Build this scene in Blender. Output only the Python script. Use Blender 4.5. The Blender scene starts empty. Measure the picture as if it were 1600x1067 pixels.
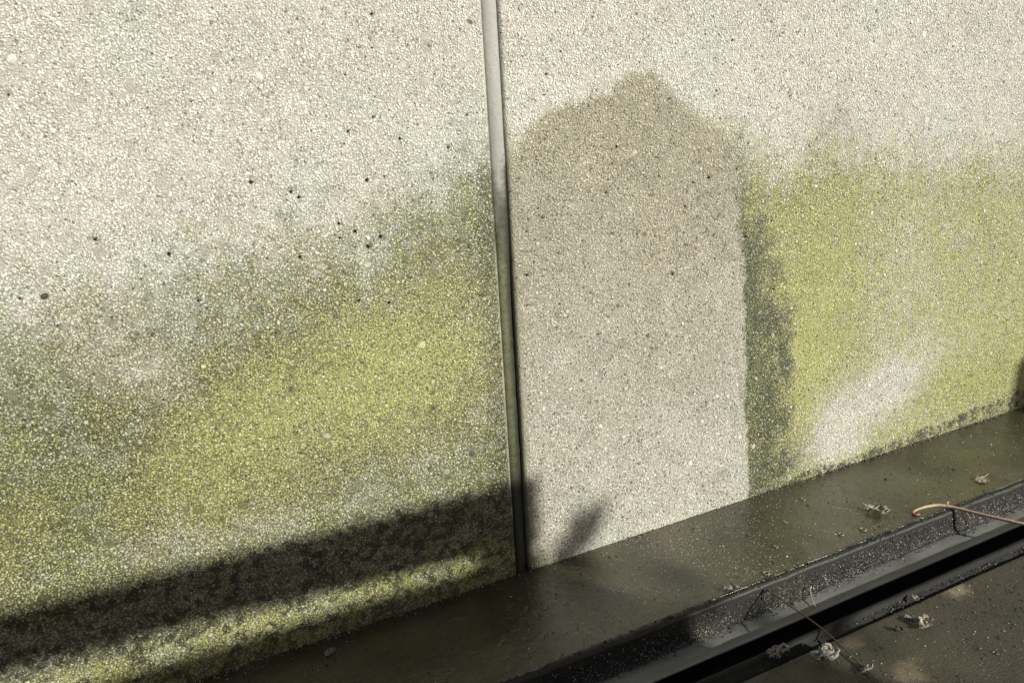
import bpy, bmesh, math, random
import numpy as np
from mathutils import Vector, Matrix

# ------------------------------------------------------------------ scene, camera, sky, sun, exposure
scene = bpy.context.scene
COL = scene.collection
rng = np.random.default_rng(7)
random.seed(7)

cam_data = bpy.data.cameras.new('camera')
cam_data.sensor_width = 36.0
cam_data.lens = 27.0
cam_data.clip_start = 0.01
cam_data.clip_end = 500.0
cam = bpy.data.objects.new('camera', cam_data)
COL.objects.link(cam)
right = Vector((0.90055912, -0.43116284, -0.05560461))
down = Vector((-0.17646986, -0.24566507, -0.95315637))
fwd = Vector((0.3973055, 0.8681862, -0.29732317))
CAM = Vector((-0.45646332, -1.0, 0.74202509))
cam.matrix_world = Matrix(((right.x, -down.x, -fwd.x, CAM.x), (right.y, -down.y, -fwd.y, CAM.y),
                           (right.z, -down.z, -fwd.z, CAM.z), (0, 0, 0, 1)))
scene.camera = cam

LIGHT = Vector((-0.047, 0.080, -0.040)).normalized()          # the way the sunlight travels
world = bpy.data.worlds.new('World')
scene.world = world
world.use_nodes = True
wn = world.node_tree.nodes
sky = wn.new('ShaderNodeTexSky')
sky.sky_type = 'NISHITA'
sky.sun_disc = False
sky.sun_elevation = math.asin(-LIGHT.z)
sky.sun_rotation = math.atan2(-LIGHT.x, -LIGHT.y)
sky.air_density = 1.0
sky.dust_density = 2.5
wn['Background'].inputs['Strength'].default_value = 0.05
world.node_tree.links.new(sky.outputs['Color'], wn['Background'].inputs['Color'])

sun_data = bpy.data.lights.new('sun', 'SUN')
sun_data.energy = 5.0
sun_data.angle = math.radians(0.55)
sun_data.color = (1.0, 0.972, 0.895)
sun = bpy.data.objects.new('sun', sun_data)
COL.objects.link(sun)
sun.rotation_euler = LIGHT.to_track_quat('-Z', 'Y').to_euler()
sun.location = (2, -4, 3)

scene.view_settings.view_transform = 'Standard'
scene.view_settings.look = 'None'
scene.view_settings.exposure = 0.46
scene.view_settings.gamma = 1.0

# ------------------------------------------------------------------ helpers
def link(o, parent=None):
    COL.objects.link(o)
    if parent is not None:
        o.parent = parent
    return o

def tag(o, label=None, cat=None, group=None, kind=None):
    if label: o['label'] = label
    if cat: o['category'] = cat
    if group: o['group'] = group
    if kind: o['kind'] = kind
    return o

def mesh_np(name, verts, faces_flat, counts, smooth=True):
    me = bpy.data.meshes.new(name)
    nv = len(verts)
    me.vertices.add(nv)
    me.vertices.foreach_set('co', np.ascontiguousarray(verts, dtype=np.float32).ravel())
    me.loops.add(len(faces_flat))
    me.loops.foreach_set('vertex_index', np.ascontiguousarray(faces_flat, dtype=np.int32))
    counts = np.ascontiguousarray(counts, dtype=np.int32)
    starts = np.zeros(len(counts), dtype=np.int32)
    starts[1:] = np.cumsum(counts)[:-1]
    me.polygons.add(len(counts))
    me.polygons.foreach_set('loop_start', starts)
    me.polygons.foreach_set('loop_total', counts)
    me.polygons.foreach_set('use_smooth', np.full(len(counts), smooth))
    me.update(calc_edges=True)
    me.validate()
    return me

def attr(me, name, data):
    data = np.asarray(data, dtype=np.float32)
    if data.ndim == 1:
        a = me.attributes.new(name, 'FLOAT', 'POINT')
        a.data.foreach_set('value', data)
    else:
        a = me.attributes.new(name, 'FLOAT_COLOR', 'POINT')
        c = np.ones((len(data), 4), dtype=np.float32)
        c[:, :3] = data
        a.data.foreach_set('color', c.ravel())

def grid_faces(nx, ny):
    i = np.arange(nx - 1)[:, None]
    j = np.arange(ny - 1)[None, :]
    a = i * ny + j
    return np.stack([a, a + ny, a + ny + 1, a + 1], axis=-1).reshape(-1)

_tab = rng.random((256, 256)).astype(np.float32)
def vnoise(x, y):
    xi = np.floor(x).astype(int); yi = np.floor(y).astype(int)
    fx = x - xi; fy = y - yi
    fx = fx * fx * (3 - 2 * fx); fy = fy * fy * (3 - 2 * fy)
    x0 = xi & 255; x1 = (xi + 1) & 255; y0 = yi & 255; y1 = (yi + 1) & 255
    return ((_tab[x0, y0] * (1 - fx) + _tab[x1, y0] * fx) * (1 - fy)
            + (_tab[x0, y1] * (1 - fx) + _tab[x1, y1] * fx) * fy)

def fbm(x, y, size, octaves=4, off=0.0):
    """size = metres of the coarsest feature; returns about -0.5 .. 0.5"""
    s = 0.0; a = 1.0; t = 0.0; k = 1.0 / size
    for o in range(octaves):
        s = s + a * vnoise(x * k + 17.3 * o + off, y * k + 9.1 * o + off * 0.7)
        t += a; a *= 0.55; k *= 2.03
    return s / t - 0.5

def sstep(a, b, v):
    t = np.clip((v - a) / (b - a), 0, 1)
    return t * t * (3 - 2 * t)

def gauss(x, z, cx, cz, rx, rz, rot=0.0):
    c, s = math.cos(rot), math.sin(rot)
    u = (x - cx) * c + (z - cz) * s
    v = -(x - cx) * s + (z - cz) * c
    return np.exp(-(u / rx) ** 2 - (v / rz) ** 2)

def poly_sd(x, z, poly):
    """signed distance to a polygon, negative inside"""
    d = np.full(x.shape, 1e9); inside = np.zeros(x.shape, dtype=bool)
    n = len(poly)
    for i in range(n):
        ax, az = poly[i]; bx, bz = poly[(i + 1) % n]
        ex, ez = bx - ax, bz - az
        t = np.clip(((x - ax) * ex + (z - az) * ez) / (ex * ex + ez * ez), 0, 1)
        d = np.minimum(d, np.hypot(x - ax - t * ex, z - az - t * ez))
        if bz != az:
            cond = ((az > z) != (bz > z)) & (x < (bx - ax) * (z - az) / (bz - az) + ax)
            inside ^= cond
    return np.where(inside, -d, d)

# ------------------------------------------------------------------ the stains on the wall (wall coordinates, metres)
LEFT_X = [-2.5, -0.75, -0.636, -0.537, -0.423, -0.34, -0.218, -0.083, -0.039, -0.016]
LEFT_Z = [0.56, 0.56, 0.570, 0.595, 0.630, 0.655, 0.655, 0.660, 0.675, 0.715]
RIGHT_X = [0.40, 0.419, 0.634, 0.88, 1.171, 2.6]
RIGHT_Z = [0.667, 0.660, 0.628, 0.615, 0.590, 0.52]
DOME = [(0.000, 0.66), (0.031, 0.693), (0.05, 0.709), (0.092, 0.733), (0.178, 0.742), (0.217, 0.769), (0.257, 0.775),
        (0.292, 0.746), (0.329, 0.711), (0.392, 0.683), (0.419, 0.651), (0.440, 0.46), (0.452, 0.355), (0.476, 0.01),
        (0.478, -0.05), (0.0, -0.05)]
STRIP = [(0.36, 0.69), (0.425, 0.665), (0.485, 0.520), (0.548, 0.36), (0.566, 0.159), (0.570, -0.05), (0.40, -0.05), (0.38, 0.284)]

def stains(x, z):
    """returns algae amount, algae hue (0 dark green .. 1 yellow green), soil, damp"""
    n1 = fbm(x, z, 0.16, 5, 3.0)
    n2 = fbm(x, z, 0.05, 4, 40.0)
    n3 = fbm(x, z, 0.016, 3, 90.0)
    vstreak = fbm(x * 1.0, z * 0.12, 0.03, 4, 11.0)
    left = x < 0
    # ---- left panel
    top = np.interp(x, LEFT_X, LEFT_Z)
    d = top + 0.02 - z + 0.06 * n1 + 0.05 * n2 + 0.04 * n3 + 0.06 * vstreak
    wid = np.interp(x, [-0.75, -0.45, -0.2, -0.02], [0.34, 0.30, 0.24, 0.13])
    aL = sstep(-0.15, 1, d / wid) * (0.84 + 0.5 * n2)
    aL += 0.28 * gauss(x, z, -0.255, 0.376, 0.16, 0.11) + 0.2 * gauss(x, z, -0.46, 0.31, 0.13, 0.10)
    aL += 0.20 * gauss(x, z, -0.665, 0.275, 0.06, 0.10)
    aL -= 0.60 * gauss(x, z, -0.492, 0.452, 0.045, 0.030) * (0.75 + 1.6 * n2)
    aL += 0.16 * gauss(x, z, -0.62, 0.44, 0.16, 0.08)
    aL -= 0.30 * gauss(x, z, -0.50, 0.215, 0.16, 0.03, -0.05) * (0.9 + 1.5 * n2)
    aL -= 0.14 * gauss(x, z, -0.127, 0.222, 0.10, 0.035)
    aL -= 0.14 * gauss(x, z, -0.30, 0.20, 0.12, 0.03)
    hL = 0.47 + 0.42 * gauss(x, z, -0.215, 0.390, 0.19, 0.12) + 0.30 * gauss(x, z, -0.44, 0.31, 0.12, 0.10) \
        + 0.12 * gauss(x, z, -0.665, 0.275, 0.06, 0.10) + 0.12 * gauss(x, z, -0.10, 0.45, 0.1, 0.12) \
        - 0.08 * gauss(x, z, -0.315, 0.50, 0.18, 0.06) - 0.20 * sstep(-0.06, -0.02, x) + 0.30 * sstep(0.10, 0.05, z) \
        - 0.12 * gauss(x, z, -0.541, 0.379, 0.06, 0.05)
    sL = 0.95 * sstep(0.235, 0.13, z + 0.05 * n2) * np.interp(x, [-1.2, -0.55, -0.02], [0.46, 0.56, 0.70])
    sL *= 1 - 0.75 * sstep(0.085, 0.06, z) * sstep(0.015, 0.035, z)  # soil thinned along the lit strip, echoing the cast shadow band
    sL = np.maximum(sL, 0.80 * sstep(0.055, 0.012, z + 0.02 * n2))
    sL = np.maximum(sL, 0.34 * sstep(-0.055, -0.03, x + 0.03 * n2) * sstep(0.62, 0.50, z))
    sL = np.maximum(sL, 0.30 * gauss(x, z, -0.10, 0.29, 0.12, 0.08))
    sL = np.maximum(sL, (0.44 - 0.16 * gauss(x, z, -0.20, 0.39, 0.20, 0.12) + 0.3 * n2) * np.clip(aL, 0, 1))
    aL *= 1 - 0.25 * sstep(0.19, 0.14, z) * sstep(0.07, 0.10, z)
    lit_arris = sstep(-0.0185, -0.0165, x) * sstep(0.60, 0.50, z)  # thins algae and soil to a pale line for the sunlit arris
    aL = aL * (1 - 0.55 * lit_arris); sL = sL * (1 - 0.8 * lit_arris * sstep(0.05, 0.2, z))
    dL = 0.10 + 0.25 * sstep(0.72, 0.4, z) * sstep(-0.25, -0.6, x) + 0.10 * n1
    # ---- right panel
    rtop = np.interp(x, RIGHT_X, RIGHT_Z)
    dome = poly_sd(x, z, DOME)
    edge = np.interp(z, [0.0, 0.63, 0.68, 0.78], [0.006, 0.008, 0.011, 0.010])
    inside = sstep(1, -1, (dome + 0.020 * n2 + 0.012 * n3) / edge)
    dr = rtop - z + 0.06 * n1 + 0.04 * n2 + 0.03 * n3 + 0.05 * vstreak
    aR = sstep(-0.06, 0.09, dr) * np.interp(x, [0.4, 0.62, 0.85, 1.2], [1.0, 0.92, 0.72, 0.76])
    bare = np.maximum(np.maximum(gauss(x, z, 0.705, 0.098, 0.085, 0.075, 0.6), gauss(x, z, 0.810, 0.142, 0.135, 0.055, 0.30)), 0.35 * gauss(x, z, 0.905, 0.215, 0.07, 0.025, 0.9))
    sweep = fbm(((x - 0.70) * 0.8 + (z - 0.10) * 0.6) * 0.12, (z - 0.10) * 0.8 - (x - 0.70) * 0.6 + 0.9 * (x - 0.72) ** 2, 0.02, 3, 71.0)
    aR -= 0.80 * np.clip(bare * (1.40 + 1.1 * sweep + 0.5 * n2), 0, 1)
    aR -= 0.30 * gauss(x, z, 0.70, 0.05, 0.09, 0.025)
    aR -= 0.16 * gauss(x, z, 0.83, 0.38, 0.10, 0.18)
    aR += 0.25 * gauss(x, z, 1.12, 0.10, 0.16, 0.05)
    hR = 0.80 + 0.22 * gauss(x, z, 0.617, 0.27, 0.07, 0.13) + 0.12 * gauss(x, z, 1.1, 0.2, 0.3, 0.15) - 0.08 * sstep(0.45, 0.6, z)
    strip = sstep(0.030, -0.050, poly_sd(x, z, STRIP) + 0.06 * n2 + 0.05 * n3 + 0.06 * vstreak)
    strip *= np.interp(z, [0.0, 0.10, 0.36, 0.5, 0.64], [1.0, 1.0, 1.0, 0.85, 0.6])
    hR = hR * (1 - strip) + (0.24 + 0.25 * n2) * strip
    aR = np.maximum(aR, 1.25 * strip)
    hR -= 0.20 * gauss(x, z, 0.60, 0.06, 0.06, 0.06)
    sR = 0.22 * strip
    base_dirt = np.interp(x, [0.48, 0.56, 0.8, 1.0, 1.25, 1.6], [0.0, 0.012, 0.016, 0.026, 0.045, 0.05])
    sR = np.maximum(sR, 0.72 * sstep(1.6, 0.5, (z + 0.022 * n2) / np.maximum(base_dirt, 1e-4)) * (base_dirt > 0.002))
    sR = np.maximum(sR, (0.15 + 0.3 * n2) * np.clip(aR, 0, 1))
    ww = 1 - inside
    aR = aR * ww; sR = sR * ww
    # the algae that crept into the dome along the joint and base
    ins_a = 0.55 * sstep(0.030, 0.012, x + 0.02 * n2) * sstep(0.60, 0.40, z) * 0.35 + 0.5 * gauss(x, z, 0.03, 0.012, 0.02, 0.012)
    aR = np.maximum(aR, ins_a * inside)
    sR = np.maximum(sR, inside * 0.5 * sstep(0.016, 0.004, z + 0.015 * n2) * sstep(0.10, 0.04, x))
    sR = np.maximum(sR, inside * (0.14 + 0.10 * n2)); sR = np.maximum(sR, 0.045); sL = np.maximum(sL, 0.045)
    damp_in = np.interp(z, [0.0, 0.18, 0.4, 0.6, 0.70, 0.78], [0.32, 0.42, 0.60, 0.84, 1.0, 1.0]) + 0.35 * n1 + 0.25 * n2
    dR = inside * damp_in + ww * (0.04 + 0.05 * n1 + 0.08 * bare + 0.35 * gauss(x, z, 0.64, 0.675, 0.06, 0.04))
    algae = np.where(left, aL, aR); hue = np.where(left, hL, hR)
    soil = np.where(left, sL, sR); damp = np.where(left, dL, dR)
    algae = np.clip(algae + 0.5 * n3 * (algae > 0.05) * (algae < 0.9), 0, 1)
    return algae, np.clip(hue + 0.25 * n2 + 0.2 * n3, 0, 1), np.clip(soil, 0, 1), np.clip(damp, 0, 1)

# ------------------------------------------------------------------ materials
class NT:
    def __init__(self, name):
        self.m = bpy.data.materials.new(name); self.m.use_nodes = True
        self.t = self.m.node_tree; self.n = self.t.nodes; self.bsdf = self.n['Principled BSDF']
    def new(self, kind, **kw):
        nd = self.n.new(kind)
        for k, v in kw.items(): setattr(nd, k, v)
        return nd
    def link(self, a, b): self.t.links.new(a, b)
    def noise(self, scale, detail=4, rough=0.55, vec=None, dist=0.0):
        nd = self.new('ShaderNodeTexNoise')
        nd.inputs['Scale'].default_value = scale; nd.inputs['Detail'].default_value = detail
        nd.inputs['Roughness'].default_value = rough; nd.inputs['Distortion'].default_value = dist
        if vec is not None: self.link(vec, nd.inputs['Vector'])
        return nd.outputs['Fac']
    def coords(self, scale=None):
        c = self.new('ShaderNodeTexCoord').outputs['Object']
        if scale:
            mp = self.new('ShaderNodeMapping'); mp.inputs['Scale'].default_value = scale
            self.link(c, mp.inputs['Vector']); return mp.outputs['Vector']
        return c
    def ramp(self, fac, stops):
        r = self.new('ShaderNodeValToRGB')
        while len(r.color_ramp.elements) < len(stops): r.color_ramp.elements.new(0.5)
        for e, (p, c) in zip(r.color_ramp.elements, stops):
            e.position = p; e.color = (c[0], c[1], c[2], 1) if not isinstance(c, (int, float)) else (c, c, c, 1)
        self.link(fac, r.inputs['Fac']); return r.outputs['Color']
    def mix(self, fac, a, b, mode='MIX'):
        x = self.new('ShaderNodeMix', data_type='RGBA', blend_type=mode)
        for s, v in ((x.inputs[0], fac), (x.inputs[6], a), (x.inputs[7], b)):
            if hasattr(v, 'links'): self.link(v, s)
            elif isinstance(v, (int, float)): s.default_value = v
            else: s.default_value = (v[0], v[1], v[2], 1)
        return x.outputs[2]
    def math(self, op, a, b=None, clamp=False):
        x = self.new('ShaderNodeMath', operation=op, use_clamp=clamp)
        for s, v in ((x.inputs[0], a), (x.inputs[1], b)):
            if v is None: continue
            if hasattr(v, 'links'): self.link(v, s)
            else: s.default_value = v
        return x.outputs[0]
    def attr(self, name): return self.new('ShaderNodeAttribute', attribute_name=name)
    def bump(self, height, strength, dist):
        b = self.new('ShaderNodeBump'); b.inputs['Strength'].default_value = strength
        b.inputs['Distance'].default_value = dist
        self.link(height, b.inputs['Height']); self.link(b.outputs['Normal'], self.bsdf.inputs['Normal'])
    def out(self, name, v):
        s = self.bsdf.inputs[name]
        if hasattr(v, 'links'): self.link(v, s)
        elif isinstance(v, (int, float)): s.default_value = v
        else: s.default_value = (v[0], v[1], v[2], 1)

ALGAE_RAMP = [(0.0, (0.022, 0.030, 0.009)), (0.25, (0.070, 0.080, 0.022)), (0.5, (0.165, 0.164, 0.066)),
              (0.75, (0.295, 0.308, 0.128)), (1.0, (0.372, 0.405, 0.110))]

FILM_RAMP = [(0.0, (0.09, 0.12, 0.03)), (0.25, (0.22, 0.245, 0.06)), (0.5, (0.43, 0.44, 0.17)), (0.75, (0.64, 0.66, 0.23)), (1.0, (0.72, 0.75, 0.20))]

def wall_material(name, objtone=False):
    t = NT(name)
    co = t.coords()
    fine = t.noise(900.0, 3, 0.6, co)
    mid = t.noise(220.0, 4, 0.6, co)
    if objtone:
        oi = t.new('ShaderNodeObjectInfo')
        geo = t.new('ShaderNodeNewGeometry')
        fine = t.noise(900.0, 3, 0.6, geo.outputs['Position'])
        mid = t.noise(220.0, 4, 0.6, geo.outputs['Position'])
        tone = oi.outputs['Color']
        def oa(n):
            a = t.new('ShaderNodeAttribute', attribute_type='OBJECT', attribute_name=n); return a.outputs['Fac']
        algae, hue, soil, damp = oa('algae'), oa('hue'), oa('soil'), oa('damp')
    else:
        tone = t.attr('tone').outputs['Color']
        algae, hue, soil, damp = (t.attr(n).outputs['Fac'] for n in ('algae', 'hue', 'soil', 'damp'))
    pos = t.new('ShaderNodeNewGeometry').outputs['Position']
    vor = t.new('ShaderNodeTexVoronoi'); vor.inputs['Scale'].default_value = 480.0; t.link(pos, vor.inputs['Vector'])
    cell = t.new('ShaderNodeSeparateColor'); t.link(vor.outputs['Color'], cell.inputs['Color'])
    cellv = cell.outputs['Red']
    c = t.mix(1.0, tone, t.ramp(fine, [(0.3, 0.80), (0.7, 1.10)]), 'MULTIPLY')
    c = t.mix(1.0, c, t.ramp(cellv, [(0.0, 0.60), (0.16, 0.92), (0.8, 1.04), (1.0, 1.12)]), 'MULTIPLY')
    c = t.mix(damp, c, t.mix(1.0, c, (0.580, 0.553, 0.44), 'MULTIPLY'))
    h1 = t.math('ADD', hue, t.math('MULTIPLY', t.math('SUBTRACT', cellv, 0.5), 0.26))
    h2 = t.math('ADD', h1, t.math('MULTIPLY', t.math('SUBTRACT', mid, 0.5), 0.45), True)
    film = t.mix(1.0, c, t.ramp(h2, FILM_RAMP), 'MULTIPLY')
    ac = t.mix(0.55, t.ramp(h2, ALGAE_RAMP), film)
    af = t.math('MULTIPLY', algae, t.math('ADD', t.math('MULTIPLY', fine, 0.7), 0.62), True)
    c = t.mix(af, c, ac)
    sc = t.ramp(mid, [(0.35, (0.011, 0.012, 0.006)), (0.7, (0.036, 0.034, 0.019))])
    c = t.mix(soil, c, sc)
    t.out('Base Color', c)
    rough = t.math('SUBTRACT', 0.78, t.math('MULTIPLY', t.math('MAXIMUM', algae, damp), 0.36))
    t.out('Roughness', rough)
    t.out('Specular IOR Level', 0.45)
    t.bump(t.math('SUBTRACT', t.math('ADD', fine, t.math('MULTIPLY', mid, 1.2)), t.math('MULTIPLY', vor.outputs['Distance'], 1.6)), 0.6, 0.0011)
    return t.m

MAT_WALL = wall_material('exposed_aggregate_concrete')
MAT_PEBBLE = wall_material('aggregate_pebble', True)

# ------------------------------------------------------------------ concrete panels
PITS = [(-0.337, 0.666), (-0.193, 0.655), (-0.236, 0.604), (-0.201, 0.569), (-0.183, 0.58), (-0.282, 0.642), (-0.291, 0.65),
        (-0.312, 0.774), (-0.143, 0.704), (-0.176, 0.733), (-0.093, 0.816), (-0.517, 0.618), (-0.604, 0.562), (-0.574, 0.524),
        (-0.568, 0.778), (-0.21, 0.718), (-0.046, 0.728), (-0.291, 0.567), (-0.412, 0.518), (-0.181, 0.489), (0.365, 0.608),
        (0.334, 0.603), (0.423, 0.569), (0.295, 0.46), (0.549, 0.568), (0.501, 0.523), (0.061, 0.578), (0.378, 0.513),
        (0.226, 0.534), (0.322, 0.426), (0.514, 0.401), (0.528, 0.725), (0.578, 0.642), (0.127, 0.673), (0.191, 0.669),
        (0.789, 0.49), (0.74, 0.616), (0.741, 0.607), (0.742, 0.598), (1.056, 0.625), (0.594, 0.736), (0.483, 0.839), (0.077, 0.776),
        (0.101, 0.805), (0.031, 0.497), (0.034, 0.56), (-0.458, 0.609), (-0.443, 0.591), (-0.169, 0.658), (-0.237, 0.585),
        (-0.216, 0.591), (-0.164, 0.855), (-0.42, 0.53), (-0.222, 0.498), (-0.077, 0.688)]
PITS += [(float(a), float(b)) for a, b in zip(rng.uniform(-0.62, 1.15, 60), rng.uniform(0.3, 0.85, 60)) if a > 0.03]
PIT_R = np.concatenate([rng.uniform(0.0009, 0.0023, 55), rng.uniform(0.0009, 0.0018, len(PITS) - 55)])
for k in (0, 3, 4, 20, 23): PIT_R[k] = 0.0027

FINE = 0.0034
XMIN, XMAX, ZTOP = -0.98, 1.62, 1.02

def near_pit(x, z):
    d = np.zeros_like(x)
    for (px, pz), r in zip(PITS, PIT_R): d = np.maximum(d, (np.hypot(x - px, z - pz) < r * 1.2 + 0.0006).astype(float))
    return d

def air_holes(parent, lo, hi):
    """small air holes: a cup sunk behind the face, its flange just proud of the matrix"""
    S = 12
    for (px, pz), r in zip(PITS, PIT_R):
        if not lo < px < hi: continue
        el = rng.uniform(0.7, 1.0); ro = rng.uniform(0, 3.14)
        jit = rng.uniform(0.8, 1.2, S)
        prof = [(r + 0.0055, 0.0006), (r * 1.15, -0.0001), (r, 0.0012), (r * 0.85, 0.0045), (r * 0.4, 0.0065)]
        V = []
        for pr, py in prof:
            for k in range(S):
                a = k / S * 2 * math.pi; q = pr * (jit[k] if pr < r * 1.3 else 1.0)
                u, v = q * math.cos(a), q * math.sin(a) * (el if pr < r * 1.3 else 1.0)
                V.append((px + u * math.cos(ro) - v * math.sin(ro), py, pz + u * math.sin(ro) + v * math.cos(ro)))
        V = np.array(V)
        F = []
        for b in range(len(prof) - 1):
            for k in range(S): F += [b * S + k, b * S + (k + 1) % S, (b + 1) * S + (k + 1) % S, (b + 1) * S + k]
        n4 = len(F) // 4
        F += [(len(prof) - 1) * S + k for k in range(S)]
        me = mesh_np('air_hole', V, np.array(F), np.array([4] * n4 + [S]))
        a, h, s_, d = stains(V[:, 0], V[:, 2])
        attr(me, 'tone', np.tile(np.array([[0.36, 0.355, 0.31]]), (len(V), 1)))
        attr(me, 'algae', a); attr(me, 'hue', np.clip(h - 0.2, 0, 1)); attr(me, 'soil', s_); attr(me, 'damp', np.clip(d + 0.2, 0, 1))
        me.materials.append(MAT_WALL)
        link(bpy.data.objects.new('air_hole', me), parent)

def speck_prob(x, z, s):
    """share of stones that carry a black crust"""
    c = 1 + 2.6 * fbm(x, z, 0.014, 3, 77.0) + 1.2 * fbm(x, z, 0.06, 2, 177.0)
    blot = sstep(0.08, 0.12, fbm(x, z, 0.010, 2, 277.0)) * sstep(0.20, 0.42, s) * sstep(0.20, 0.16, z)
    return np.clip(np.maximum(0.62 * s ** 1.15 * np.clip(c, 0, 2.2), 0.97 * blot), 0, 0.97)

def build_panel(x0, x1, joint_side):
    """x0..x1 face of the panel; joint_side +1: joint at the right edge, -1: at the left edge"""
    lo, hi = max(x0, XMIN), min(x1, XMAX)
    xs = np.linspace(lo, hi, int((hi - lo) / FINE))
    if x0 < lo: xs = np.concatenate([np.linspace(x0, lo, 40)[:-1], xs])
    if x1 > hi: xs = np.concatenate([xs, np.linspace(hi, x1, 40)[1:]])
    zs = np.concatenate([[-0.06, -0.03], np.linspace(-0.012, ZTOP, int(ZTOP / FINE)), np.linspace(ZTOP, 2.4, 40)[1:]])
    # returning edges: two extra columns on either side carry the arris back into the joint
    X, Z = np.meshgrid(xs, zs, indexing='ij')
    Y = 0.0004 + 0.0005 * fbm(X, Z, 0.012, 3, 61.0)
    e = (x1 - X) if joint_side > 0 else (X - x0)
    Y += 0.004 * np.clip(1 - e / 0.0045, 0, 1) ** 2                    # worn arris
    Y += 0.009 * near_pit(X, Z)
    def col(xv, yv): return np.full((1, len(zs)), xv), np.full((1, len(zs)), yv), zs[None, :]
    wob = 0.0012 * fbm(zs * 3, zs * 0 + 2, 0.02, 3, 7.0)
    Xl = np.concatenate([col(x0, 0.12)[0], np.full((1, len(zs)), x0) + (wob if joint_side < 0 else 0), X, np.full((1, len(zs)), x1) + (wob if joint_side > 0 else 0), col(x1, 0.12)[0]])
    Yl = np.concatenate([col(x0, 0.12)[1], Y[:1] + 0.006, Y, Y[-1:] + 0.006, col(x1, 0.12)[1]])
    Zl = np.concatenate([zs[None, :], zs[None, :], Z, zs[None, :], zs[None, :]])
    nx, nz = Xl.shape
    V = np.stack([Xl, Yl, Zl], -1).reshape(-1, 3)
    F = grid_faces(nx, nz)
    nf = len(F) // 4
    # close the top, the bottom and the back
    idx = np.arange(nx * nz).reshape(nx, nz)
    top_loop = list(idx[:, -1][::-1]); bot_loop = list(idx[:, 0])
    F = np.concatenate([F, top_loop, bot_loop, [idx[0, 0], idx[0, -1], idx[-1, -1], idx[-1, 0]]])
    counts = np.concatenate([np.full(nf, 4), [nx, nx, 4]])
    me = mesh_np('concrete_panel', V, F, counts)
    x, z = V[:, 0], V[:, 2]
    a, h, s, d = stains(x, z)
    n = fbm(x, z, 0.02, 3, 33.0)
    # algae sits deeper in the matrix between the stones
    tone = np.stack([0.42 + 0.18 * n, 0.41 + 0.17 * n, 0.36 + 0.16 * n], -1)
    attr(me, 'tone', tone)
    blk = sstep(0.25, 0.8, speck_prob(x, z, s))
    attr(me, 'algae', np.clip(a * 1.15, 0, 1)); attr(me, 'hue', np.clip(h - 0.20, 0, 1))
    attr(me, 'soil', np.clip(np.maximum(0.48 * s, 0.93 * blk), 0, 0.97)); attr(me, 'damp', np.clip(d + 0.25 * a + 0.15, 0, 1))  # damp offset darkens the gaps between stones, deepening their shade
    me.materials.append(MAT_WALL)
    return me

def in_view(x, z, m=0.06):
    px = x - CAM.x; py = 0 - CAM.y; pz = z - CAM.z
    f = px * fwd.x + py * fwd.y + pz * fwd.z
    u = (px * right.x + py * right.y + pz * right.z) / f * 1200
    v = (px * down.x + py * down.y + pz * down.z) / f * 1200
    return (np.abs(u) < 800 * (1 + 2 * m)) & (np.abs(v) < 534 * (1 + 2 * m))

PALETTE = np.array([(0.68, 0.67, 0.60), (0.63, 0.625, 0.565), (0.75, 0.74, 0.68), (0.58, 0.58, 0.54), (0.66, 0.62, 0.55),
                    (0.46, 0.465, 0.445), (0.55, 0.52, 0.45), (0.31, 0.31, 0.295), (0.20, 0.20, 0.19)])
PWEIGHT = np.array([0.28, 0.20, 0.20, 0.13, 0.06, 0.065, 0.035, 0.038, 0.020]); PWEIGHT /= PWEIGHT.sum()

# scattered stones, big ones first, shared by both panels
GC = 0.004
def scatter(x0, x1):
    pitch = 0.00285 if x0 < 0 else 0.00315
    nxp = int((x1 - x0) / pitch) + 1; nzp = int((ZTOP) / (pitch * 0.866)) + 1
    ii, jj = np.meshgrid(np.arange(nxp), np.arange(nzp), indexing='ij')
    x = x0 + (ii + 0.5 * (jj % 2)) * pitch; z = jj * pitch * 0.866 + 0.001
    x = (x + rng.uniform(-0.42, 0.42, x.shape) * pitch).ravel(); z = (z + rng.uniform(-0.42, 0.42, z.shape) * pitch).ravel()
    r = pitch * rng.uniform(0.34, 0.84, len(x))
    k = in_view(x, z) & (x > x0) & (x < x1)
    x, z, r = x[k], z[k], r[k]
    # larger stones by dart throwing on a coarse grid
    nb = int((x1 - x0) * ZTOP / 0.00075)
    bx = rng.uniform(x0, x1, nb * 3); bz = rng.uniform(0.003, ZTOP, nb * 3)
    cell = {}
    keep = []
    for q in range(nb * 3):
        key = (int(bx[q] / 0.014), int(bz[q] / 0.014))
        if key in cell: continue
        cell[key] = q; keep.append(q)
        if len(keep) >= nb: break
    keep = np.array(keep)
    bx, bz = bx[keep], bz[keep]
    k = in_view(bx, bz); bx, bz = bx[k], bz[k]
    br = 0.0024 + 0.0044 * rng.random(len(bx)) ** 2.8
    # drop small stones lying under a large one
    occ = {}
    for q in range(len(bx)):
        for a in (-1, 0, 1):
            for b in (-1, 0, 1):
                occ.setdefault((int(bx[q] / 0.007) + a, int(bz[q] / 0.007) + b), []).append(q)
    ok = np.ones(len(x), dtype=bool)
    kx = (x / 0.007).astype(int); kz = (z / 0.007).astype(int)
    for i in range(len(x)):
        for q in occ.get((kx[i], kz[i]), ()):
            if (x[i] - bx[q]) ** 2 + (z[i] - bz[q]) ** 2 < (br[q] * 0.92 + r[i] * 0.45) ** 2:
                ok[i] = False; break
    return np.concatenate([x[ok], bx]), np.concatenate([z[ok], bz]), np.concatenate([r[ok], br])

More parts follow.
